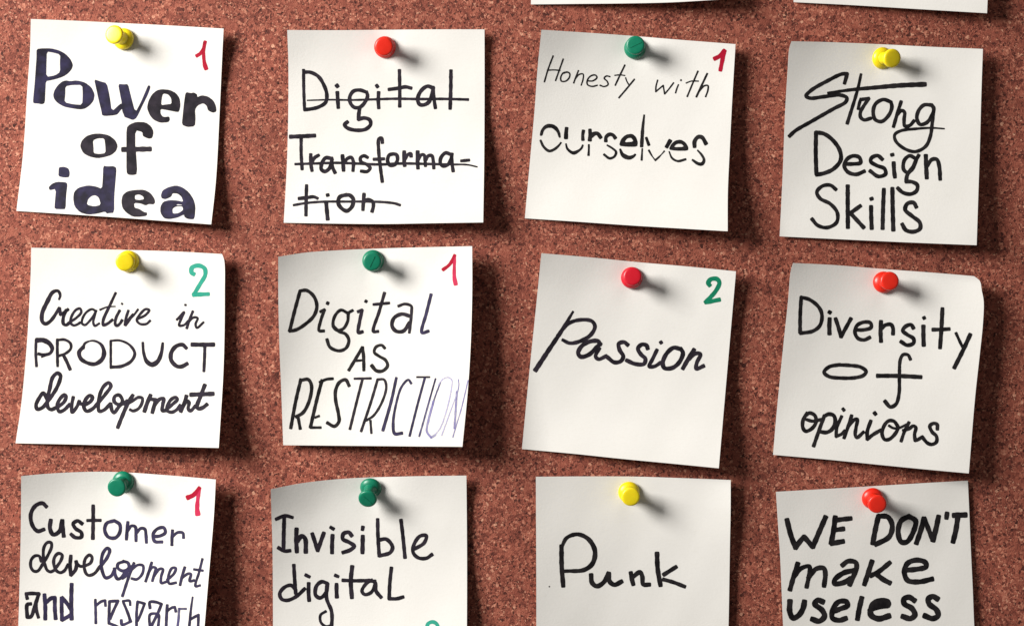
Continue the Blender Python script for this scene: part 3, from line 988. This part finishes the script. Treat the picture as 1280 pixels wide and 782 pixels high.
# ---- third row (cut by the bottom of the frame)
N_CUSTOMER = build_note("note Customer development and research in violet black marker", dict(pin=(154.6,601), 
    top="26.4,594.6 60,591.6 114,589.2 152,589.8 215,594 269.8,598.8", right="269.8,598.8 267.6,640 264.4,680 260,730 255.7,782 250,848",
    bottom="19.6,842 90,843.5 140,845 200,846.5 250,848", left="26.4,594.6 26.2,640 25.6,680 24.4,730 22.8,782 19.6,842",
    wr=[(0, 22), (.06, 27), (.2, 33), (.45, 44), (.75, 55), (1, 62)], lift_l=[(0, 4.2), (.3, 2.6), (.6, 1.4), (1, 1)], lift_t=1.5), [
    (LT, None, ["@ 14 590 5", "!charcoal",
        "22.7: 220,214 195,192 152,207 122,260 132,330 165,366 205,355", "23.8: 247,297 242,350 262,388 300,368 318,300", "23.8: 319,300 322,350 328,398",
        "21.6: 443,320 415,302 387,320 402,350 438,375 438,403 400,406 373,385",
        "21.6: 512,207 512,300 510,413", "19.4: 476,300 515,299 558,299",
        "!violet", "20.5: 640,302 597,317 584,360 607,403 650,408 678,375 678,325 645,301",
        "19.4: 729,310 724,360 720,418", "18.4: 724,370 750,334 775,339 779,380 780,428", "18.4: 780,380 810,349 835,354 842,390 845,438",
        "19.4: 885,400 930,396 963,375 953,345 915,351 887,385 897,430 943,434",
        "18.4: 1008,362 1005,400 1004,453", "17.3: 1006,402 1040,375 1073,378 1077,408"]),
    (LT, None, ["@ 30 670 10", "!charcoal",
        "35.6: 215,310 190,245 140,240 90,290 85,380 120,430 170,430 235,340 300,230 345,120 335,75 290,75 250,130 240,230 260,350 290,420 330,440 380,420",
        "36.7: 385,405 460,300 475,230 430,210 385,250 370,330 400,420 450,450 500,430 550,350", "43.2: 585,240 575,370 585,480 | 640,420 660,350 | 650,310", "34.6: 655,325 700,370 750,370",
        "36.7: 750,370 830,330 850,260 820,230 770,270 750,360 775,460 810,485 880,460 950,370",
        "!violet", "38.9: 950,380 1040,260 1070,170 1040,145 990,200 965,320 980,440 1020,515 1090,490 1130,420",
        "38.9: 1130,400 1140,480 1170,530 1220,510 1270,430",
        "@ 14 626 5", "18.4: 700,377 668,390 665,415 700,435 735,415 730,385 700,374", "17.3: 730,420 715,465 695,482", "13.0: 700,438 740,415 770,388",
        "17.3: 767,385 735,470 695,592", "16.2: 738,440 790,398 823,402 820,450 785,487 752,482",
        "17.3: 878,382 860,440 840,500", "16.2: 855,450 882,412 903,417 895,450 882,498", "16.2: 890,470 928,422 948,424 937,470 938,510 975,500",
        "16.2: 975,490 1018,450 1028,417 1005,417 982,470 987,513 1030,508", "17.3: 1085,412 1070,460 1055,523", "16.2: 1065,480 1105,452 1123,454 1115,498 1143,494",
        "15.1: 1195,360 1175,440 1152,530 1180,525", "15.1: 1142,425 1198,433"]),
    (LT, None, ["@ 24 720 10", "!charcoal",
        "43.2: 85,215 160,210 245,215 | 200,350 145,500 100,505 | 100,350 145,340", "38.9: 85,215 100,275", "38.9: 210,330 215,420 240,510",
        "!violet", "45.4: 315,225 325,380 325,530", "45.4: 340,320 400,270 445,262 | 445,400 455,525",
        "47.5: 655,95 650,300 655,530", "45.4: 535,260 600,340 640,400", "45.4: 530,265 530,400 535,540 | 600,505 650,475"]),
    (LT, None, ["@ 110 710 8", "!violet",
        "25.9: 73,310 76,430 78,545", "25.9: 85,365 130,330 170,318 | 175,372",
        "28.1: 215,330 210,450 208,545 | 270,570 330,600", "28.1: 215,328 300,322 | 250,430 222,500",
        "23.8: 348,325 415,322 422,365", "23.8,30.2: 350,330 400,450 425,530 | 340,560 332,515",
        "25.9: 495,330 485,450 485,600", "25.9: 495,330 565,350 | 520,470 495,520",
        "28.1: 620,395 618,335 680,335 735,355 | 700,440 620,600", "25.9: 620,600 620,460 680,450 705,460 700,600",
        "28.1: 792,365 785,480 780,610", "25.9: 795,420 840,390 868,385 | 878,430",
        "!fading", "23.8: 910,400 905,500 890,610", "21.6: 915,402 980,402",
        "!violet", "17.3,23.8,25.9: 1046,285 1030,400 1010,600", "25.9: 1020,510 1070,480 1105,462 | 1100,600"]),
    ("number_mark", None, ["@ 14 590 5", "!red", "28.1,21.6: 1103,157 1140,140 1176,96", "!rose", "21.6,21.6,30.2: 1176,98 1166,170 1162,230 1166,260"]),
])

N_INVISIBLE = build_note("note Invisible digital with a shaded curled left corner", dict(pin=(463.8,608.2), 
    top="338.4,611 374,604 428.5,598 509.8,595 583,594", right="583,594 583.6,660 583.8,720 583.6,782 583,848",
    bottom="341,850 400,850 460,850 520,849 583,848", left="338.4,611 339.4,645 340.5,680 341,730 341.2,782 341,850",
    wr=[(0, 8), (.4, 8), (.65, 20), (1, 50)], lift_l=[(0, 5.4), (.25, 3.6), (.5, 1.8), (1, .8)], lift_t=1.6), [
    (LT, None, ["@ 334 626 5", "!charcoal",
        "20.1: 55,112 110,90 158,101", "22.3: 106,97 103,200 101,308", "21.2: 70,290 105,310 143,308",
        "24.4: 183,172 181,240 185,316", "25.4: 187,252 215,217 236,232 241,318",
        "23.3: 281,202 300,260 315,308 | 335,250 354,197",
        "21.2: 396,162 414,173", "23.3: 408,212 405,270 405,322",
        "23.3: 528,215 510,194 477,202 472,235 510,255 543,280 520,303 472,320",
        "22.3: 598,160 595,178", "24.4: 597,217 595,322",
        "21.2: 690,112 692,220 700,342", "22.3: 702,240 745,237 783,285 768,320 702,340",
        "21.2: 836,117 848,220 861,352",
        "21.2: 922,297 980,260 994,215 955,217 917,270 912,320 945,353 995,355 1030,332"]),
    (LT, None, ["@ 334 626 5", "!charcoal",
        "21.2: 166,398 172,500 178,575", "21.2: 178,555 150,525 110,535 78,575 90,610 125,618 180,595 235,545",
        "20.1: 240,460 264,472", "22.3: 259,512 258,570 262,620",
        "22.3: 374,512 340,502 307,530 302,585 330,603 368,570 376,515", "21.2: 372,530 372,610 400,680 405,730 400,790", "15.9: 366,687 333,710 335,755 365,780 400,775",
        "20.1: 425,462 444,470", "23.3: 433,517 433,560 435,598",
        "24.4: 531,407 522,500 529,602", "21.2: 472,493 550,496 640,494",
        "20.1: 655,492 620,512 592,560 610,582 650,568 673,520 672,495", "22.3: 640,495 672,505 680,560 712,600",
        "21.2: 776,415 766,510 762,608 | 810,608 850,597"]),
    ("number_mark", None, ["@ 334 626 5", "!teal", "21.2: 998,790 1005,764 1035,753 1060,767 1066,790 1040,840 1000,890 | 1060,890"]),
])

N_PUNK = build_note("plain greyish note with the single word Punk", dict(pin=(786,614.4), 
    top="669.8,595.4 730,595 792,595.2 850,597 913.4,599.4", right="913.4,599.4 913.2,640 912.4,680 911.6,730 910.6,782 908,848",
    bottom="670,846 730,846.5 792,847 850,847.5 908,848", left="669.8,595.4 670,640 670.2,680 670.4,730 670.4,782 670,846",
    wr=[(0, 16), (.06, 22), (.2, 20), (.45, 12), (1, 10)], lift_l=[(0, 1.6), (.3, 2), (1, 2)], lift_t=.6, pw=(4.5, 3)), [
    (LT, None, ["@ 664 626 5", "!black",
        "26: 189,278 190,400 200,530", "20,24,28,27,20: 190,285 222,228 290,206 358,237 398,310 383,388 330,428 212,436",
        "27: 374,458 380,508 410,530 455,503 483,448", "27: 484,450 490,500 520,521 566,500",
        "26: 622,445 630,490 638,520", "26,25: 635,472 680,442 694,470 700,518 740,520",
        "27: 786,324 790,420 808,526", "24: 906,409 828,458", "23: 826,488 890,506 960,533", "!grey", "9: 112,532 114,533"]),
])

N_USELESS = build_note("grey white note WE DON'T make useless in bold black marker", dict(pin=(1090.4,622), 
    top="970,614.2 1030,610.8 1090,607.2 1150,603.6 1209.8,600.2", right="1209.8,600.2 1211.6,640 1213.4,683 1215.8,733 1217.8,782 1222,852",
    bottom="984,858 1040,856.6 1100,855 1160,853.6 1222,852", left="970,614.2 972.6,655 975.3,696 977.2,740 979,782 984,858",
    wr=[(0, 4), (.4, 5), (1, 12)], lift_l=[(0, 1), (.5, 1), (1, 1)], lift_t=.6), [
    (LT, None, ["@ 974 626 5", "!black",
        "30: 48,115 72,210 102,290 | 130,250 155,222 | 180,250 210,284 | 250,190 290,98"]+[
        "30: 350,98 340,180 324,262", "28: 352,118 400,112 448,107", "28: 345,180 402,172","30: 326,264 400,250"]),
    (LT, None, ["@ 974 626 5", "!black",
        "30: 620,92 602,170 584,264", "30: 622,92 678,98 706,150 688,220 602,270",
        "30: 810,94 762,122 743,190 762,253 798,253 838,190 852,122 810,94",
        "30: 905,107 885,180 857,262", "28: 906,107 935,180 960,243", "30: 961,245 980,170 996,94",
        "27: 1049,74 1045,106", "32: 1090,88 1165,85", "30: 1116,100 1104,180 1086,254"]),
    (LT, None, ["@ 974 626 5", "!black",
        "28: 116,388 90,470 67,552", "25: 88,478 140,417 188,407 188,450 171,536", "28: 182,478 230,422 278,418 288,450 280,530",
        "28: 394,400 430,374 478,382 483,420 463,470 440,522", "30: 465,432 402,447 347,490 347,513 400,508 445,482",
        "29: 580,374 555,450 532,520", "28: 692,382 620,440 572,464", "30: 602,450 650,488 692,510",
        "30: 782,430 850,425 918,408 913,382 860,367 802,387 782,440 802,493 870,503 957,485"]),
    (LT, None, ["@ 974 626 5", "!black",
        "32: 67,622 66,690 86,728 120,713 148,670 158,624",
        "32: 274,628 240,617 222,640 268,680 283,718 250,748 204,735",
        "30: 332,690 380,672 428,650 420,627 372,627 337,670 332,728 375,743 418,730",
        "30: 516,602 500,670 489,736",
        "F 552,680 565,635 600,608 650,600 690,610 703,640 690,668 640,672 590,685 575,700 560,705", "34: 568,680 575,712 620,733 688,715",
        "32: 846,620 812,599 779,610 782,640 828,668 848,708 820,732 770,718",
        "32: 990,610 960,594 932,609 937,640 983,678 993,713 960,732 908,714"]),
])

# ---- notes above, seen only by their lower edges
build_note("blank lower edge of a note above the Honesty note", dict(
    top="668,-240 730,-239 790,-238 850,-236.5 914,-235", right="914,-235 913.6,-170 913,-110 912,-50 910.6,-1",
    bottom="663.6,5.8 720,5.2 780,4.6 840,3.2 910.6,-1", left="668,-240 667,-180 666,-120 665,-60 663.6,5.8",
    wr=[(0, 12), (.5, 20), (1, 46)], lift_l=[(0, 2), (.5, .5), (1, .2)]), [], "notes cut by the top of the frame")
build_note("blank lower edge of a note above the Strong Design Skills note", dict(
    top="1000,-240 1060,-238 1120,-235 1180,-232 1243,-229", right="1243,-229 1241,-170 1239,-110 1236.6,-50 1233.8,16.8",
    bottom="992,3 1060,6.4 1120,10 1180,13.6 1233.8,16.8", left="1000,-240 998,-180 996,-120 994,-60 992,3",
    wr=[(0, 12), (.5, 20), (1, 36)], lift_l=[(0, 2), (.5, .5), (1, .4)]), [], "notes cut by the top of the frame")

# ---- pins
for args in [
    ("yellow push pin leaning left on the Power of idea note", N_POWER, "yellow", (155.2, 49.2), (142.0, 43.0)),
    ("orange red push pin on the struck through Digital Transformation note", N_TRANSFORMATION, "red", (481.2, 59.2), (480.0, 58.2)),
    ("green push pin on the Honesty with ourselves note", N_HONESTY, "green", (793.6, 60.8), (794.4, 56.4), 25),
    ("yellow push pin leaning right on the Strong Design Skills note", N_SKILLS, "yellow", (1102.0, 72.8), (1116.0, 73.0)),
    ("yellow push pin on the Creative in PRODUCT development note", N_PRODUCT, "yellow", (160.6, 326.4), (156.0, 327.2)),
    ("green push pin on the Digital AS RESTRICTION note", N_RESTRICTION, "green", (466.4, 325.8), (465.2, 326.8), 65),
    ("crimson push pin on the Passion note", N_PASSION, "crimson", (789.6, 347.2), (790.8, 345.2)),
    ("orange red push pin leaning right on the Diversity of opinions note", N_DIVERSITY, "red", (1104.0, 352.8), (1112.6, 351.0)),
    ("green push pin leaning down left on the Customer development note", N_CUSTOMER, "green", (154.6, 601.0), (145.4, 609.4)),
    ("green push pin drooping downwards on the Invisible digital note", N_INVISIBLE, "green", (463.8, 608.2), (459.2, 624.0), -48),
    ("yellow push pin on the Punk note", N_PUNK, "yellow", (786.0, 614.4), (788.6, 620.8)),
    ("orange red push pin leaning down right on the WE DON'T note", N_USELESS, "red", (1090.4, 622.0), (1097.0, 630.0)),
]:
    build_pin(*args)
